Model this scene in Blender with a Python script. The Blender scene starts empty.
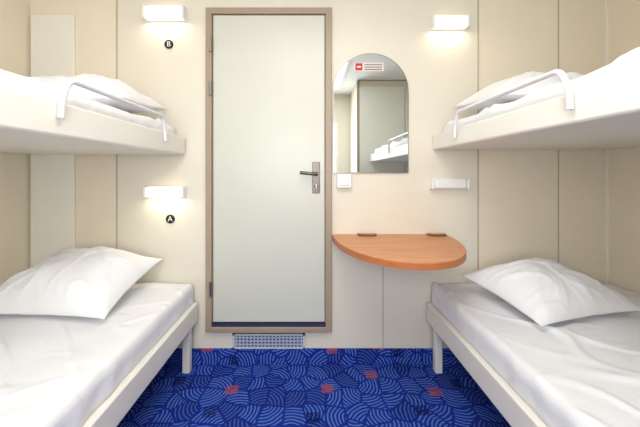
import bpy, bmesh, math, random
from mathutils import Vector, noise, Matrix
random.seed(4)
sc = bpy.context.scene
sc.view_settings.view_transform = 'Standard'
S = 170.0; D = 300.0/170.0; CZ = 190.0/170.0
# elevation drawing of the back wall: 170 units = 1 m
def EX(u): return (u-310)/S
def EZ(v): return CZ-(v-173)/S
LW, RW = EX(31), EX(607)
FAR = -2.6; CEIL = 2.25

def lin(c):
    return tuple(((x/255)/12.92 if x/255 <= .04045 else ((x/255+.055)/1.055)**2.4) for x in c)
def nodes(name):
    m = bpy.data.materials.new(name); m.use_nodes = True
    nt = m.node_tree; b = nt.nodes['Principled BSDF']
    return m, nt, b
def mat(name, col, rough=.6, metal=0, var=.04, scale=6, bump=0, bscale=60, bdist=.01, emis=None, estr=0, coat=0):
    m, nt, b = nodes(name); L = nt.links
    c = lin(col)
    tc = nt.nodes.new('ShaderNodeTexCoord')
    n = nt.nodes.new('ShaderNodeTexNoise'); n.inputs['Scale'].default_value = scale
    n.inputs['Detail'].default_value = 4
    L.new(tc.outputs['Object'], n.inputs['Vector'])
    r = nt.nodes.new('ShaderNodeValToRGB')
    r.color_ramp.elements[0].position = .3; r.color_ramp.elements[1].position = .7
    r.color_ramp.elements[0].color = (*[x*(1-var) for x in c], 1)
    r.color_ramp.elements[1].color = (*[min(1, x*(1+var)) for x in c], 1)
    L.new(n.outputs['Fac'], r.inputs['Fac']); L.new(r.outputs['Color'], b.inputs['Base Color'])
    b.inputs['Roughness'].default_value = rough; b.inputs['Metallic'].default_value = metal
    b.inputs['Coat Weight'].default_value = coat
    if bump:
        n2 = nt.nodes.new('ShaderNodeTexNoise'); n2.inputs['Scale'].default_value = bscale
        n2.inputs['Distortion'].default_value = .8
        L.new(tc.outputs['Object'], n2.inputs['Vector'])
        bp = nt.nodes.new('ShaderNodeBump'); bp.inputs['Strength'].default_value = bump
        bp.inputs['Distance'].default_value = bdist
        L.new(n2.outputs['Fac'], bp.inputs['Height']); L.new(bp.outputs['Normal'], b.inputs['Normal'])
    if emis:
        b.inputs['Emission Color'].default_value = (*lin(emis), 1)
        b.inputs['Emission Strength'].default_value = estr
    return m

def carpet(name, vertical=False):
    m, nt, b = nodes(name); L = nt.links; N = nt.nodes.new
    def math_(op, a, c=None, d=None):
        x = N('ShaderNodeMath'); x.operation = op
        for i, q in enumerate((a, c, d)):
            if q is None: continue
            if hasattr(q, 'links'): L.new(q, x.inputs[i])
            else: x.inputs[i].default_value = q
        return x.outputs[0]
    tc = N('ShaderNodeTexCoord'); sp = N('ShaderNodeSeparateXYZ'); L.new(tc.outputs['Object'], sp.inputs[0])
    cb = N('ShaderNodeCombineXYZ'); L.new(sp.outputs['X'], cb.inputs[0])
    L.new(sp.outputs['Z' if vertical else 'Y'], cb.inputs[1])
    nz = N('ShaderNodeTexNoise'); nz.inputs['Scale'].default_value = 14; L.new(cb.outputs[0], nz.inputs['Vector'])
    mx = N('ShaderNodeVectorMath'); mx.operation = 'MULTIPLY_ADD'
    L.new(nz.outputs['Color'], mx.inputs[0]); mx.inputs[1].default_value = (.02, .02, 0); L.new(cb.outputs[0], mx.inputs[2])
    SC = 10.0
    vo = N('ShaderNodeTexVoronoi'); vo.voronoi_dimensions = '2D'; vo.inputs['Scale'].default_value = SC
    ve = N('ShaderNodeTexVoronoi'); ve.voronoi_dimensions = '2D'; ve.inputs['Scale'].default_value = SC; ve.feature = 'DISTANCE_TO_EDGE'
    for v in (vo, ve):
        v.inputs['Randomness'].default_value = .7; L.new(mx.outputs[0], v.inputs['Vector'])
    sc_ = N('ShaderNodeSeparateColor'); L.new(vo.outputs['Color'], sc_.inputs[0])
    ang = math_('MULTIPLY', sc_.outputs[0], 6.283)
    s2 = N('ShaderNodeSeparateXYZ'); L.new(mx.outputs[0], s2.inputs[0])
    ps = N('ShaderNodeSeparateXYZ'); L.new(vo.outputs['Position'], ps.inputs[0])
    dx = math_('SUBTRACT', math_('SUBTRACT', s2.outputs[0], ps.outputs[0]), math_('MULTIPLY', math_('COSINE', ang), .10))
    dy = math_('SUBTRACT', math_('SUBTRACT', s2.outputs[1], ps.outputs[1]), math_('MULTIPLY', math_('SINE', ang), .10))
    rad = math_('SQRT', math_('ADD', math_('MULTIPLY', dx, dx), math_('MULTIPLY', dy, dy)))
    st = math_('SINE', math_('MULTIPLY', rad, 6.283/.0175))
    inside = math_('GREATER_THAN', ve.outputs['Distance'], .055)
    r = N('ShaderNodeValToRGB'); e = r.color_ramp.elements
    e[0].position = .45; e[0].color = (*lin((22, 48, 146)), 1)
    e[1].position = .85; e[1].color = (*lin((86, 118, 194)), 1)
    L.new(math_('MULTIPLY', math_('MULTIPLY_ADD', st, .5, .5), inside), r.inputs['Fac'])
    def mix(f, a, c):
        x = N('ShaderNodeMix'); x.data_type = 'RGBA'
        L.new(f, x.inputs[0]); L.new(a, x.inputs[6]); x.inputs[7].default_value = (*c, 1)
        return x.outputs[2]
    dark = math_('GREATER_THAN', sc_.outputs[1], .78)
    c1 = mix(math_('MULTIPLY', dark, .45), r.outputs['Color'], lin((18, 30, 108)))
    v2 = N('ShaderNodeTexVoronoi'); v2.voronoi_dimensions = '2D'; v2.inputs['Scale'].default_value = 4.0
    v2.inputs['Randomness'].default_value = .6; v2.distance = 'CHEBYCHEV'; L.new(cb.outputs[0], v2.inputs['Vector'])
    q = N('ShaderNodeSeparateColor'); L.new(v2.outputs['Color'], q.inputs[0])
    fine = N('ShaderNodeTexNoise'); fine.inputs['Scale'].default_value = 150; L.new(cb.outputs[0], fine.inputs['Vector'])
    sq = math_('LESS_THAN', math_('ADD', v2.outputs['Distance'], math_('MULTIPLY', fine.outputs['Fac'], .12)), .185)
    sq = math_('MULTIPLY', sq, math_('GREATER_THAN', fine.outputs['Fac'], .44))
    isred = math_('GREATER_THAN', q.outputs[0], .5)
    c2 = mix(math_('MULTIPLY', math_('MULTIPLY', sq, isred), .8), c1, lin((172, 80, 74)))
    isnavy = math_('LESS_THAN', q.outputs[0], .38)
    c3 = mix(math_('MULTIPLY', math_('MULTIPLY', sq, isnavy), .8), c2, lin((12, 18, 62)))
    L.new(c3, b.inputs['Base Color'])
    b.inputs['Roughness'].default_value = .95; b.inputs['Specular IOR Level'].default_value = .1
    n2 = N('ShaderNodeTexNoise'); n2.inputs['Scale'].default_value = 500; L.new(tc.outputs['Object'], n2.inputs['Vector'])
    bp = N('ShaderNodeBump'); bp.inputs['Strength'].default_value = .5; bp.inputs['Distance'].default_value = .004
    L.new(n2.outputs['Fac'], bp.inputs['Height']); L.new(bp.outputs['Normal'], b.inputs['Normal'])
    return m

def wood(name):
    m, nt, b = nodes(name); L = nt.links; N = nt.nodes.new
    tc = N('ShaderNodeTexCoord'); mp = N('ShaderNodeMapping'); mp.inputs['Scale'].default_value = (3, 40, 40)
    L.new(tc.outputs['Object'], mp.inputs['Vector'])
    n = N('ShaderNodeTexNoise'); n.inputs['Scale'].default_value = 1.5; n.inputs['Detail'].default_value = 6
    L.new(mp.outputs[0], n.inputs['Vector'])
    r = N('ShaderNodeValToRGB'); e = r.color_ramp.elements
    e[0].position = .3; e[0].color = (*lin((194, 128, 82)), 1); e[1].position = .7; e[1].color = (*lin((216, 152, 104)), 1)
    L.new(n.outputs['Fac'], r.inputs['Fac']); L.new(r.outputs['Color'], b.inputs['Base Color'])
    b.inputs['Roughness'].default_value = .38
    return m

M_wall = mat('wall_cream', (229, 223, 207), .45, var=.015, scale=3)
M_wallside = mat('wall_beige', (235, 225, 204), .5, var=.02, scale=6)
M_panel = mat('panel_pale', (238, 235, 224), .45, var=.01)
M_seam = mat('seam', (184, 173, 151), .6)
M_ceil = mat('ceiling_white', (240, 237, 230), .6)
M_frame = mat('door_frame_taupe', (165, 148, 128), .4, var=.03)
M_door = mat('door_leaf_pale_green', (208, 209, 197), .35, var=.01)
M_metal = mat('brushed_metal', (150, 145, 138), .3, metal=1)
M_dkmetal = mat('dark_metal', (104, 98, 92), .35, metal=.9)
M_white = mat('white_plastic', (240, 240, 238), .35, var=.01)
M_rail = mat('white_enamel_tube', (224, 224, 225), .3, var=.01)
M_bunk = mat('bunk_paint_ivory', (237, 234, 225), .35, var=.01)
M_sheet = mat('white_sheet', (237, 238, 241), .85, var=.01, bump=.4, bscale=14, bdist=.007)
M_pillow = mat('white_pillowcase', (237, 238, 241), .85, var=.01, bump=.35, bscale=13, bdist=.007)
M_wood = wood('beech_wood')
M_woodedge = mat('wood_edge', (182, 108, 62), .4, var=.06, scale=20)
M_brown = mat('brown_plastic', (118, 72, 46), .4)
M_black = mat('black_plastic', (22, 22, 22), .4)
M_carpet = carpet('carpet_blue'); M_carpetv = carpet('carpet_blue_cove', True)
M_blue = mat('blue_strip', (54, 58, 86), .4)
M_mirror = mat('mirror_glass', (225, 232, 232), .02, metal=1, var=0)
M_grille = mat('grille_grey', (200, 204, 210), .4)
M_dark = mat('grille_slot', (60, 84, 150), .7)
M_glow = mat('lamp_diffuser', (255, 246, 232), .4, emis=(255, 236, 206), estr=1.3)
M_off = mat('lamp_diffuser_off', (240, 240, 240), .3)
M_red = mat('sign_red', (190, 40, 35), .5)
M_tape = mat('sign_paper', (225, 212, 205), .5)
M_ink = mat('sign_ink', (70, 60, 60), .5)

def link(o, parent=None):
    sc.collection.objects.link(o)
    if parent: o.parent = parent
    return o
def empty(name):
    e = bpy.data.objects.new(name, None); e.empty_display_size = .1
    return link(e)
def from_bm(name, bm, m, parent=None, smooth=False):
    me = bpy.data.meshes.new(name); bm.to_mesh(me); bm.free()
    for mm in (m if isinstance(m, list) else [m]): me.materials.append(mm)
    if smooth:
        for p in me.polygons: p.use_smooth = True
    return link(bpy.data.objects.new(name, me), parent)
def box(name, x0, x1, y0, y1, z0, z1, m, parent=None, bev=0, seg=3):
    bm = bmesh.new(); bmesh.ops.create_cube(bm, size=1)
    for v in bm.verts:
        v.co = Vector(((x0+x1)/2+v.co.x*(x1-x0), (y0+y1)/2+v.co.y*(y1-y0), (z0+z1)/2+v.co.z*(z1-z0)))
    if bev: bmesh.ops.bevel(bm, geom=bm.edges[:], offset=bev, segments=seg, affect='EDGES', profile=.5)
    o = from_bm(name, bm, m, parent)
    if bev:
        for p in o.data.polygons: p.use_smooth = True
        md = o.modifiers.new('wn', 'WEIGHTED_NORMAL'); md.keep_sharp = False
    return o
def prism(name, pts, axis, a0, a1, m, parent=None):
    """extrude 2-D outline. axis 'y': pts=(x,z), axis 'z': pts=(x,y)"""
    bm = bmesh.new()
    def P(p, a): return (p[0], a, p[1]) if axis == 'y' else (p[0], p[1], a)
    A = [bm.verts.new(P(p, a0)) for p in pts]; B = [bm.verts.new(P(p, a1)) for p in pts]
    bm.faces.new(A); bm.faces.new(B[::-1])
    n = len(pts)
    for i in range(n): bm.faces.new((A[i], B[i], B[(i+1) % n], A[(i+1) % n]))
    bmesh.ops.recalc_face_normals(bm, faces=bm.faces[:])
    return from_bm(name, bm, m, parent)
def tube(name, pts, r, m, parent=None):
    cu = bpy.data.curves.new(name, 'CURVE'); cu.dimensions = '3D'; cu.bevel_depth = r; cu.bevel_resolution = 5
    s = cu.splines.new('POLY'); s.points.add(len(pts)-1)
    for p, q in zip(s.points, pts): p.co = (*q, 1)
    cu.use_fill_caps = True; cu.materials.append(m)
    o = link(bpy.data.objects.new(name, cu))
    dg = bpy.context.evaluated_depsgraph_get()
    me = bpy.data.meshes.new_from_object(o.evaluated_get(dg)); bpy.data.objects.remove(o)
    for p in me.polygons: p.use_smooth = True
    o = bpy.data.objects.new(name, me); return link(o, parent)
def rounded_path(pts, rad, n=8):
    pts = [Vector(p) for p in pts]; out = [pts[0]]
    for i in range(1, len(pts)-1):
        a, b, c = pts[i-1], pts[i], pts[i+1]
        p0 = b+(a-b).normalized()*rad; p2 = b+(c-b).normalized()*rad
        for k in range(n+1):
            t = k/n; out.append(p0*(1-t)**2+b*2*t*(1-t)+p2*t*t)
    out.append(pts[-1]); return out

# ------------------------------------------------------------------ room
T = .1
box('floor', LW-T, RW+T, FAR-T, T, -T, 0, M_carpet)
box('ceiling', LW-T, RW+T, FAR-T, T, CEIL, CEIL+T, M_ceil)
box('wall_back', LW-T, RW+T, 0, T, 0, CEIL, M_wall)
box('wall_left', LW-T, LW, FAR, 0, 0, CEIL, M_wallside)
box('wall_right', RW, RW+T, FAR, 0, 0, CEIL, M_wallside)
w = empty('wall_front')
wx0, wx1, wz0, wz1 = -.75, .40, .85, 1.85
box('pier_a', LW-T, wx0, FAR-T, FAR, 0, CEIL, M_wall, w)
box('pier_b', wx1, RW+T, FAR-T, FAR, 0, CEIL, M_wall, w)
box('sill_part', wx0, wx1, FAR-T, FAR, 0, wz0, M_wall, w)
box('lintel_part', wx0, wx1, FAR-T, FAR, wz1, CEIL, M_wall, w)
w = empty('added_window')  # unseen window, added and sized to let light into the cabin
for nm, a in (('l', (wx0, wx0+.04, wz0, wz1)), ('r', (wx1-.04, wx1, wz0, wz1)), ('b', (wx0+.04, wx1-.04, wz0, wz0+.04)), ('t', (wx0+.04, wx1-.04, wz1-.04, wz1))):
    box('frame_'+nm, a[0], a[1], FAR-.06, FAR+.015, a[2], a[3], M_white, w)

# laminate boards over the berths, lighting warmth partly painted into their beige; cover strips
box('trim_1', LW, EX(117), -.002, 0, EZ(348), CEIL, M_wallside)
box('trim_2', EX(478), RW, -.002, 0, EZ(348), CEIL, M_wallside)
i = 3
for u in (117, 478, 558):
    box('trim_%d' % i, EX(u)-.003, EX(u)+.003, -.0045, 0, .09, CEIL, M_seam); i += 1
box('trim_%d' % i, EX(383)-.0025, EX(383)+.0025, -.002, 0, .09, EZ(240), M_seam); i += 1
box('trim_%d' % i, RW-.012, RW, -.012, 0, .09, CEIL, M_panel); i += 1
for y in (-.62, -1.24):
    box('trim_%d' % i, LW, LW+.002, y-.003, y+.003, 0, CEIL, M_seam); i += 1
    box('trim_%d' % i, RW-.002, RW, y-.003, y+.003, 0, CEIL, M_seam); i += 1
box('wall_duct_cover', EX(33), EX(76), -.018, 0, EZ(278), EZ(16), M_panel, bev=.005)
# carpet cove skirting
box('baseboard_back', LW, RW, -.014, 0, 0, EZ(348), M_carpetv, bev=.003)
box('baseboard_left', LW, LW+.014, FAR, -.014, 0, .09, M_blue)
box('baseboard_right', RW-.014, RW, FAR, -.014, 0, .09, M_blue)

# ------------------------------------------------------------------ door
d = empty('door_1')
ox0, ox1, oz0, oz1 = EX(207), EX(331.5), EZ(330), EZ(10)
fw = .036
box('frame_left', ox0, ox0+fw, -.03, 0, oz0, oz1, M_frame, d, .004)
box('frame_right', ox1-fw, ox1, -.03, 0, oz0, oz1, M_frame, d, .004)
box('frame_top', ox0+fw-.004, ox1-fw+.004, -.03, 0, oz1-fw, oz1, M_frame, d, .004)
box('frame_sill', ox0+fw-.004, ox1-fw+.004, -.035, 0, oz0, oz0+.032, M_frame, d, .004)
box('sill_reflection', ox0+fw, ox1-fw, -.028, 0, oz0+.034, oz0+.052, M_blue, d)  # dark line at the threshold, a blue reflection put into its colour
box('leaf', ox0+fw+.008, ox1-fw-.006, -.022, -.002, oz0+.058, oz1-fw-.006, M_door, d, .003)
box('rebate', ox0+fw, ox1-fw, -.008, -.001, oz0+.05, oz1-fw, M_frame, d)
for k, v in enumerate((47, 90, 287)):
    x = ox0+fw-.004
    bm = bmesh.new(); bmesh.ops.create_cone(bm, cap_ends=True, segments=16, radius1=.008, radius2=.008, depth=.08)
    bmesh.ops.translate(bm, verts=bm.verts, vec=(x, -.037, EZ(v))); from_bm('hinge_%d' % k, bm, M_metal, d)
hx = EX(316)
box('lock_plate', hx-.022, hx+.022, -.029, -.022, EZ(193), EZ(162), M_dkmetal, d, .003)
bm = bmesh.new(); bmesh.ops.create_cone(bm, cap_ends=True, segments=20, radius1=.012, radius2=.010, depth=.04, matrix=Matrix.Rotation(math.pi/2, 4, 'X'))
bmesh.ops.translate(bm, verts=bm.verts, vec=(hx, -.045, EZ(174))); from_bm('handle_neck', bm, M_dkmetal, d, True)
tube('handle_lever', rounded_path([(hx+.006, -.065, EZ(174)), (hx-.04, -.07, EZ(173.5)), (hx-.092, -.063, EZ(172.5))], .02), .0095, M_dkmetal, d)
bm = bmesh.new(); bmesh.ops.create_cone(bm, cap_ends=True, segments=20, radius1=.011, radius2=.009, depth=.014, matrix=Matrix.Rotation(math.pi/2, 4, 'X'))
bmesh.ops.translate(bm, verts=bm.verts, vec=(hx, -.035, EZ(186))); from_bm('thumb_turn', bm, M_metal, d, True)
box('thumb_knob', hx-.003, hx+.003, -.053, -.041, EZ(188), EZ(184), M_metal, d)

g = empty('ventilation_grille')
gx0, gx1, gz0, gz1 = EX(233), EX(305), EZ(347.5), EZ(333)
box('back', gx0, gx1, -.006, 0, gz0, gz1, M_dark, g)
for nm, a in (('l', (gx0, gx0+.012, gz0, gz1)), ('r', (gx1-.012, gx1, gz0, gz1)), ('b', (gx0, gx1, gz0, gz0+.008)), ('t', (gx0, gx1, gz1-.008, gz1))):
    box('rim_'+nm, a[0], a[1], -.014, 0, a[2], a[3], M_grille, g)
for k in range(1, 4):
    z = gz0+.004+k*(gz1-gz0-.008)/4
    box('slat_%d' % k, gx0, gx1, -.012, -.004, z-.0025, z+.0025, M_grille, g)
for k in range(1, 20):
    x = gx0+k*(gx1-gx0)/20
    box('bar_%d' % k, x-.003, x+.003, -.012, -.004, gz0, gz1, M_grille, g)

# ------------------------------------------------------------------ mirror
mi = empty('arched_wall_mirror')
def arch(ins):
    x0, x1, z0, zt = EX(333)+ins, EX(408)-ins, EZ(173)+ins, EZ(54)-ins
    cx = (x0+x1)/2; a = (x1-x0)/2; b = a*1.0
    pts = [(x0, z0), (x1, z0)]
    for k in range(33):
        t = math.pi*k/32; pts.append((cx+a*math.cos(t), zt-b+b*math.sin(t)))
    return pts
prism('backing', arch(0), 'y', -.010, 0, M_metal, mi)
prism('glass', arch(.005), 'y', -.0125, -.0102, M_mirror, mi)
sg = empty('no_smoking_sign')
box('paper', EX(354), EX(383), -.0145, -.0126, EZ(72), EZ(63.5), M_tape, sg)
box('red_square', EX(355), EX(362), -.0150, -.0146, EZ(71.2), EZ(64.2), M_red, sg)
box('pictogram', EX(356.5), EX(360.5), -.0154, -.0151, EZ(68.5), EZ(67), M_white, sg)
for k, v in enumerate((65.3, 67.6, 69.9)):
    box('text_line_%d' % k, EX(364), EX(381.5), -.0150, -.0146, EZ(v+.8), EZ(v), M_ink, sg)

sw = empty('light_switch')
box('plate', EX(336.5), EX(351), -.03, 0, EZ(188), EZ(174), M_white, sw, .006)
box('rocker', EX(339.5), EX(348), -.037, -.03, EZ(185), EZ(177), M_white, sw, .003)

# ------------------------------------------------------------------ table
t = empty('folding_wall_table')
tcx, ta, tb, tz = EX(388.5), .332, .55, EZ(234)
def dshape(a, b, cx):
    pts = []
    for k in range(65):
        th = math.pi*k/64
        c, s_ = math.cos(th), math.sin(th)
        pts.append((cx+a*math.copysign(abs(c)**.95, c), -.018-b*abs(s_)**.92))
    return pts
prism('top', dshape(ta-.002, tb-.002, tcx), 'z', tz-.004, tz, M_wood, t)
prism('edge_band', dshape(ta, tb, tcx), 'z', tz-.030, tz-.0042, M_woodedge, t)
box('wall_rail', tcx-ta+.02, tcx+ta-.02, -.018, 0, tz-.05, tz, M_wood, t)
for k, u in enumerate((366, 434)):
    x = EX(u)
    pts = [(x-.055, -.022), (x-.05, -.055), (x-.03, -.070), (x+.03, -.070), (x+.05, -.055), (x+.055, -.022)]
    prism('hinge_cover_%d' % k, pts, 'z', tz, tz+.008, M_brown, t)
    pts = [(x-.035, -.03), (x-.03, -.05), (x+.03, -.05), (x+.035, -.03)]
    prism('hinge_leaf_%d' % k, pts, 'z', tz+.0081, tz+.011, M_wood, t)
prism('support', [(tcx-.012, -.002), (tcx+.012, -.002), (tcx+.012, -.02), (tcx-.012, -.02)], 'z', tz-.12, tz-.034, M_wall, t)

# ------------------------------------------------------------------ reading lamps
def lamp(u0, u1, v0, v1, on):
    e = empty('reading_lamp')
    x0, x1, z1, z0 = EX(u0), EX(u1), EZ(v0), EZ(v1)
    dp = .055
    box('back_plate', x0-.002, x1+.002, -.012, -.0005, z0, z1, M_white, e, .004)
    box('end_cap_a', x0-.002, x0+.012, -dp, -.012, z0+.002, z1-.002, M_white, e, .005)
    box('end_cap_b', x1-.012, x1+.002, -dp, -.012, z0+.002, z1-.002, M_white, e, .005)
    box('diffuser', x0+.013, x1-.013, -dp+.003, -.013, z0+.004, z1-.004, M_glow if on else M_off, e, .012, 4)
    if on:
        la = bpy.data.lights.new('bulb', 'AREA'); la.shape = 'RECTANGLE'; la.size = x1-x0-.03; la.size_y = .03
        la.energy = .38; la.color = (1, .86, .64)
        o = bpy.data.objects.new('bulb', la); o.location = ((x0+x1)/2, -.035, z0-.003); link(o, e)
lamp(147, 187, 9, 22, True)
lamp(148, 187, 186, 197.5, True)
lamp(430, 465, 18.5, 30.5, True)
lamp(429, 465, 178, 189, False)
def label(u, v, ch):
    e = empty('berth_label')
    bm = bmesh.new(); bmesh.ops.create_cone(bm, cap_ends=True, segments=32, radius1=.026, radius2=.026, depth=.004, matrix=Matrix.Rotation(math.pi/2, 4, 'X'))
    bmesh.ops.translate(bm, verts=bm.verts, vec=(EX(u), -.002, EZ(v))); from_bm('disc', bm, M_black, e)
    cu = bpy.data.curves.new('letter', 'FONT'); cu.body = ch; cu.size = .042; cu.align_x = 'CENTER'; cu.align_y = 'CENTER'; cu.extrude = .0004
    cu.materials.append(M_white)
    o = link(bpy.data.objects.new('letter', cu), e); o.location = (EX(u), -.0047, EZ(v)); o.rotation_euler = (math.pi/2, 0, 0)
label(169, 44.5, 'B'); label(170.5, 219, 'A')

# ------------------------------------------------------------------ soft goods
def ridge(v, w):
    """thin crease profile: 1 on the zero line of the noise, falling off within w"""
    return math.exp(-(noise.noise(v)/w)**2)
def mattress(name, x0, x1, y0, y1, z0, z1, parent, seed, amp=.006, crown=.012):
    nx, ny = 110, 260; r = .026
    bm = bmesh.new()
    W, Lh = (x1-x0)/2, (y1-y0)/2
    cx, cy = (x0+x1)/2, (y0+y1)/2
    def topo(u, v):
        su = math.copysign(min(abs(u), .9)/.9, u); sv = math.copysign(min(abs(v), .95)/.95, v)
        du = max(0, (abs(u)-.9)/.1); dv = max(0, (abs(v)-.95)/.05)
        x = cx+su*W; y = cy+sv*Lh
        ex = max(0, abs(su)*W-(W-r)); ey = max(0, abs(sv)*Lh-(Lh-r))
        q = min(r, math.hypot(ex, ey))
        z = z1-(r-math.sqrt(max(0, r*r-q*q)))
        if math.hypot(ex, ey) > r:
            k = r/math.hypot(ex, ey)
            x = cx+math.copysign(abs(su)*W-ex+ex*k, su) if ex else x
            y = cy+math.copysign(abs(sv)*Lh-ey+ey*k, sv) if ey else y
        dd = max(du, dv)
        z = z*(1-dd)+z0*dd
        z += crown*(1-su*su)*(1-sv**4)*(1-dd)
        p = Vector((x, y, z)); s_ = Vector((seed*7.1, seed*3.3, 0))
        n1 = noise.noise(Vector((x*4+y*2, y*5-x*3, 0))+s_)
        m1 = max(0, noise.noise(Vector((x*3, y*3, 9))+s_)+.25)
        m2 = max(0, noise.noise(Vector((x*3.5, y*3.5, 19))+s_)+.2)
        n2 = ridge(Vector((x*4+y*4, y*2-x*1.5, 3))+s_, .06)*m1
        n3 = ridge(Vector((x*8-y*6, y*5, 6))+s_, .08)*m2
        dz = amp*(.7*n1+1.7*n2+1.1*n3)
        p.z += dz*(1-dd)
        if du > 0:
            p.x += math.copysign(1, su)*.005*noise.noise(Vector((y*14, z*10, seed)))
        return p
    g = [[bm.verts.new(topo(-1+2*i/nx, -1+2*j/ny)) for j in range(ny+1)] for i in range(nx+1)]
    for i in range(nx):
        for j in range(ny): bm.faces.new((g[i][j], g[i+1][j], g[i+1][j+1], g[i][j+1]))
    ring = [g[i][0] for i in range(nx+1)]+[g[nx][j] for j in range(1, ny+1)]+[g[i][ny] for i in range(nx-1, -1, -1)]+[g[0][j] for j in range(ny-1, 0, -1)]
    bm.faces.new(ring[::-1])
    bmesh.ops.recalc_face_normals(bm, faces=bm.faces[:])
    return from_bm(name, bm, M_sheet, parent, True)

def pillow(cx, cy, zb, a, b, h, rot, tilt, seed, tiltx=0):
    n = 84; bm = bmesh.new(); top = {}; bot = {}
    for i in range(n+1):
        for j in range(n+1):
            u = math.sin(math.pi/2*(-1+2*i/n)); v = math.sin(math.pi/2*(-1+2*j/n))
            x = a*u*(1-.09*(1-v*v)); y = b*v*(1-.09*(1-u*u))
            f = max(0, (1-abs(u)**2.4)*(1-abs(v)**2.4))**.62
            s_ = Vector((seed*5.3, seed, 0))
            wr = noise.noise(Vector((x*6, y*6, 0))+s_)*.16
            rr = math.hypot(u, v)
            th = math.atan2(v, u)
            wr += .09*ridge(Vector((math.cos(th)*3, math.sin(th)*3, rr*.8))+s_, .12)*min(1, rr)
            wr += .07*ridge(Vector((x*7+y*5, y*6-x*4, 2))+s_, .08)
            edge = noise.noise(Vector((x*12, y*12, 5))+s_)*.006
            zt = h*.72*f*(1+wr)+edge
            zbm = -h*.30*f+edge*.6
            top[i, j] = bm.verts.new((x, y, zt))
            bot[i, j] = top[i, j] if i in (0, n) or j in (0, n) else bm.verts.new((x, y, zbm))
    for i in range(n):
        for j in range(n):
            bm.faces.new((top[i, j], top[i+1, j], top[i+1, j+1], top[i, j+1]))
            bm.faces.new((bot[i, j], bot[i, j+1], bot[i+1, j+1], bot[i+1, j]))
    bmesh.ops.recalc_face_normals(bm, faces=bm.faces[:])
    o = from_bm('pillow', bm, M_pillow, None, True)
    o.rotation_euler = (tilt, tiltx, rot)
    o.location = (cx, cy, 0)
    bpy.context.view_layer.update()
    zmin = min((o.matrix_world @ v.co).z for v in o.data.vertices)
    o.location.z = zb-zmin
    return o

BL = -1.88
def lower(side):
    e = empty('bunk_bed')
    if side < 0: xi, xo = EX(200), LW+.002
    else: xi, xo = EX(424.5), RW-.002
    s = -1 if side > 0 else 1
    def bx(n, a, b_, *r, **k): return box(n, min(a, b_), max(a, b_), *r, **k)
    zt = EZ(300); zb = zt-.105
    th = .032
    bx('side_rail', xi, xi-s*th, BL, -.03, zb, zt, M_bunk, e, bev=.006)
    bx('head_board', xi-s*th, xo, -.055, -.03, zb, zt, M_bunk, e)
    bx('foot_board', xi-s*th, xo, BL, BL+.025, zb, zt, M_bunk, e)
    bx('base_panel', xi-s*th, xo, BL+.025, -.055, zb+.02, zb+.045, M_bunk, e)
    for k, (y, xx) in enumerate(((-.075, xi-s*.045), (BL+.06, xi-s*.045), (-.075, xo+s*.05), (BL+.06, xo+s*.05))):
        bx('leg_%d' % k, xx-.02, xx+.02, y-.02, y+.02, 0, zb+.02, M_bunk, e, bev=.004)
    xm = xi-s*(th+.004)
    a, b_ = sorted((xm+s*.012, xo+s*.006))
    mattress('mattress', a, b_, BL+.03, -.022, zt+.002, .482, e, 3+side, amp=.009)
    a, b_ = sorted((xm, xo+s*.006))
    box('mattress_core', a+.004, b_-.004, BL+.04, -.06, zb+.046, zt+.004, M_sheet, e)
lower(-1); lower(1)
pillow(-1.13, -.30, .499, .30, .23, .20, math.radians(-3), math.radians(15), 1.3)
pillow(1.115, -.335, .499, .285, .215, .17, math.radians(14), math.radians(8), 4.2)

def upper(side):
    e = empty('bunk_bed')
    if side < 0: xi, xo, zb, zt = EX(187), LW+.002, EZ(155), 1.325
    else: xi, xo, zb, zt = EX(432), RW-.002, EZ(150), 1.340
    s = -1 if side > 0 else 1
    def bx(n, a, b_, *r, **k): return box(n, min(a, b_), max(a, b_), *r, **k)
    yb = -.020 if side < 0 else -.006
    bx('side_board', xi, xi-s*.03, BL, yb, zb, zt, M_bunk, e, bev=.010)
    bx('head_board', xi-s*.03, xo, yb-.025, yb, zb+.002, zt, M_bunk, e)
    bx('foot_board', xi-s*.03, xo, BL, BL+.025, zb+.002, zt, M_bunk, e)
    bx('base_panel', xi-s*.03, xo, BL+.025, yb-.025, zb+.004, zb+.03, M_bunk, e)
    a, b_ = sorted((xi-s*.045, xo+s*.006))
    mattress('mattress', a, b_, BL+.03, yb-.028, zt-.01, zt+.058, e, 9+side, amp=.016, crown=.016)
    a, b_ = sorted((xi-s*.034, xo+s*.006))
    box('mattress_core', a, b_, BL+.04, yb-.03, zb+.031, zt-.011, M_sheet, e)
    ya, yb2 = (-.288, -.907) if side < 0 else (-.30, -.95)
    x = xi+s*.012; top = zt+.068
    tube('guard_rail', rounded_path([(x, ya, zt-.05), (x, ya-.005, zt+.01), (x, ya-.03, top), (x, yb2+.03, top), (x, yb2+.002, zt), (x, yb2, zt-.05)], .028), .0085, M_rail, e)
    return zt+.058
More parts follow.
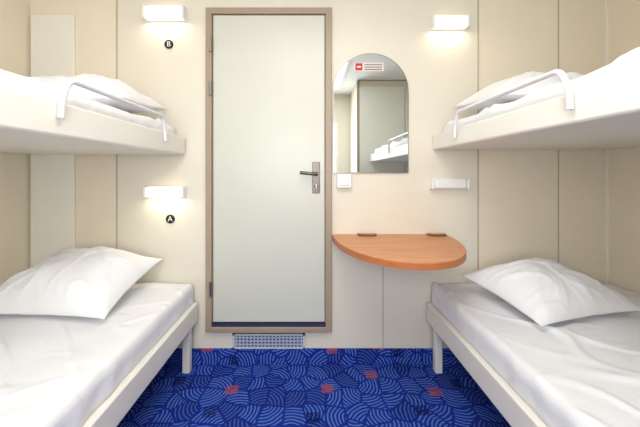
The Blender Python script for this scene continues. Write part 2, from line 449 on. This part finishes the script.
zl = upper(-1); zr = upper(1)
pillow(-1.09, -.31, zl+.016, .30, .225, .17, math.radians(4), math.radians(6), 7.7)
pillow(1.11, -.30, zr+.016, .31, .225, .17, math.radians(-3), math.radians(6), 8.9)

wd = empty('wardrobe')
box('carcass', .58, RW-.002, FAR+.002, -1.92, 0.0, CEIL-.01, M_wallside, wd)
box('door_panel', .60, 1.15, -1.919, -1.90, .08, CEIL-.08, M_panel, wd, .003)
box('door_panel_b', 1.16, RW-.02, -1.919, -1.90, .08, CEIL-.08, M_panel, wd, .003)
box('edge_trim', .57, .60, -1.94, -1.899, 0.0, CEIL-.01, M_frame, wd)

# ------------------------------------------------------------------ lights
def area(name, loc, rot, sx, sy, p, col=(1, 1, 1), parent=None):
    la = bpy.data.lights.new(name, 'AREA'); la.shape = 'RECTANGLE'; la.size = sx; la.size_y = sy; la.energy = p; la.color = col
    o = bpy.data.objects.new(name, la); o.location = loc; o.rotation_euler = rot; return link(o, parent)
cl = empty('added_ceiling_light')  # unseen fixture, added as the main light of the cabin
box('housing', -.4, .4, -2.2, -.7, CEIL-.035, CEIL, M_white, cl, .005)
area('ceiling_fill', (0, -1.45, CEIL-.037), (0, 0, 0), .74, 1.4, 18, (1, .975, .93), cl)
area('added_window_fill', ((wx0+wx1)/2, FAR-.02, (wz0+wz1)/2), (math.radians(90), 0, 0), 1.06, .92, 27.5, (.98, .985, 1))  # added fill lamp standing in the opening as daylight
w = bpy.data.worlds.new('World'); sc.world = w; w.use_nodes = True
w.node_tree.nodes['Background'].inputs[0].default_value = (.9, .94, 1, 1)
w.node_tree.nodes['Background'].inputs[1].default_value = 1.5

# ------------------------------------------------------------------ camera
cd = bpy.data.cameras.new('camera'); cd.sensor_width = 36; cd.lens = 36*300/640
cd.shift_x = 10/640; cd.shift_y = -(213.5-173)/640; cd.clip_start = .02
c = bpy.data.objects.new('camera', cd); c.location = (0, -D, CZ); c.rotation_euler = (math.pi/2, 0, 0)
link(c); sc.camera = c
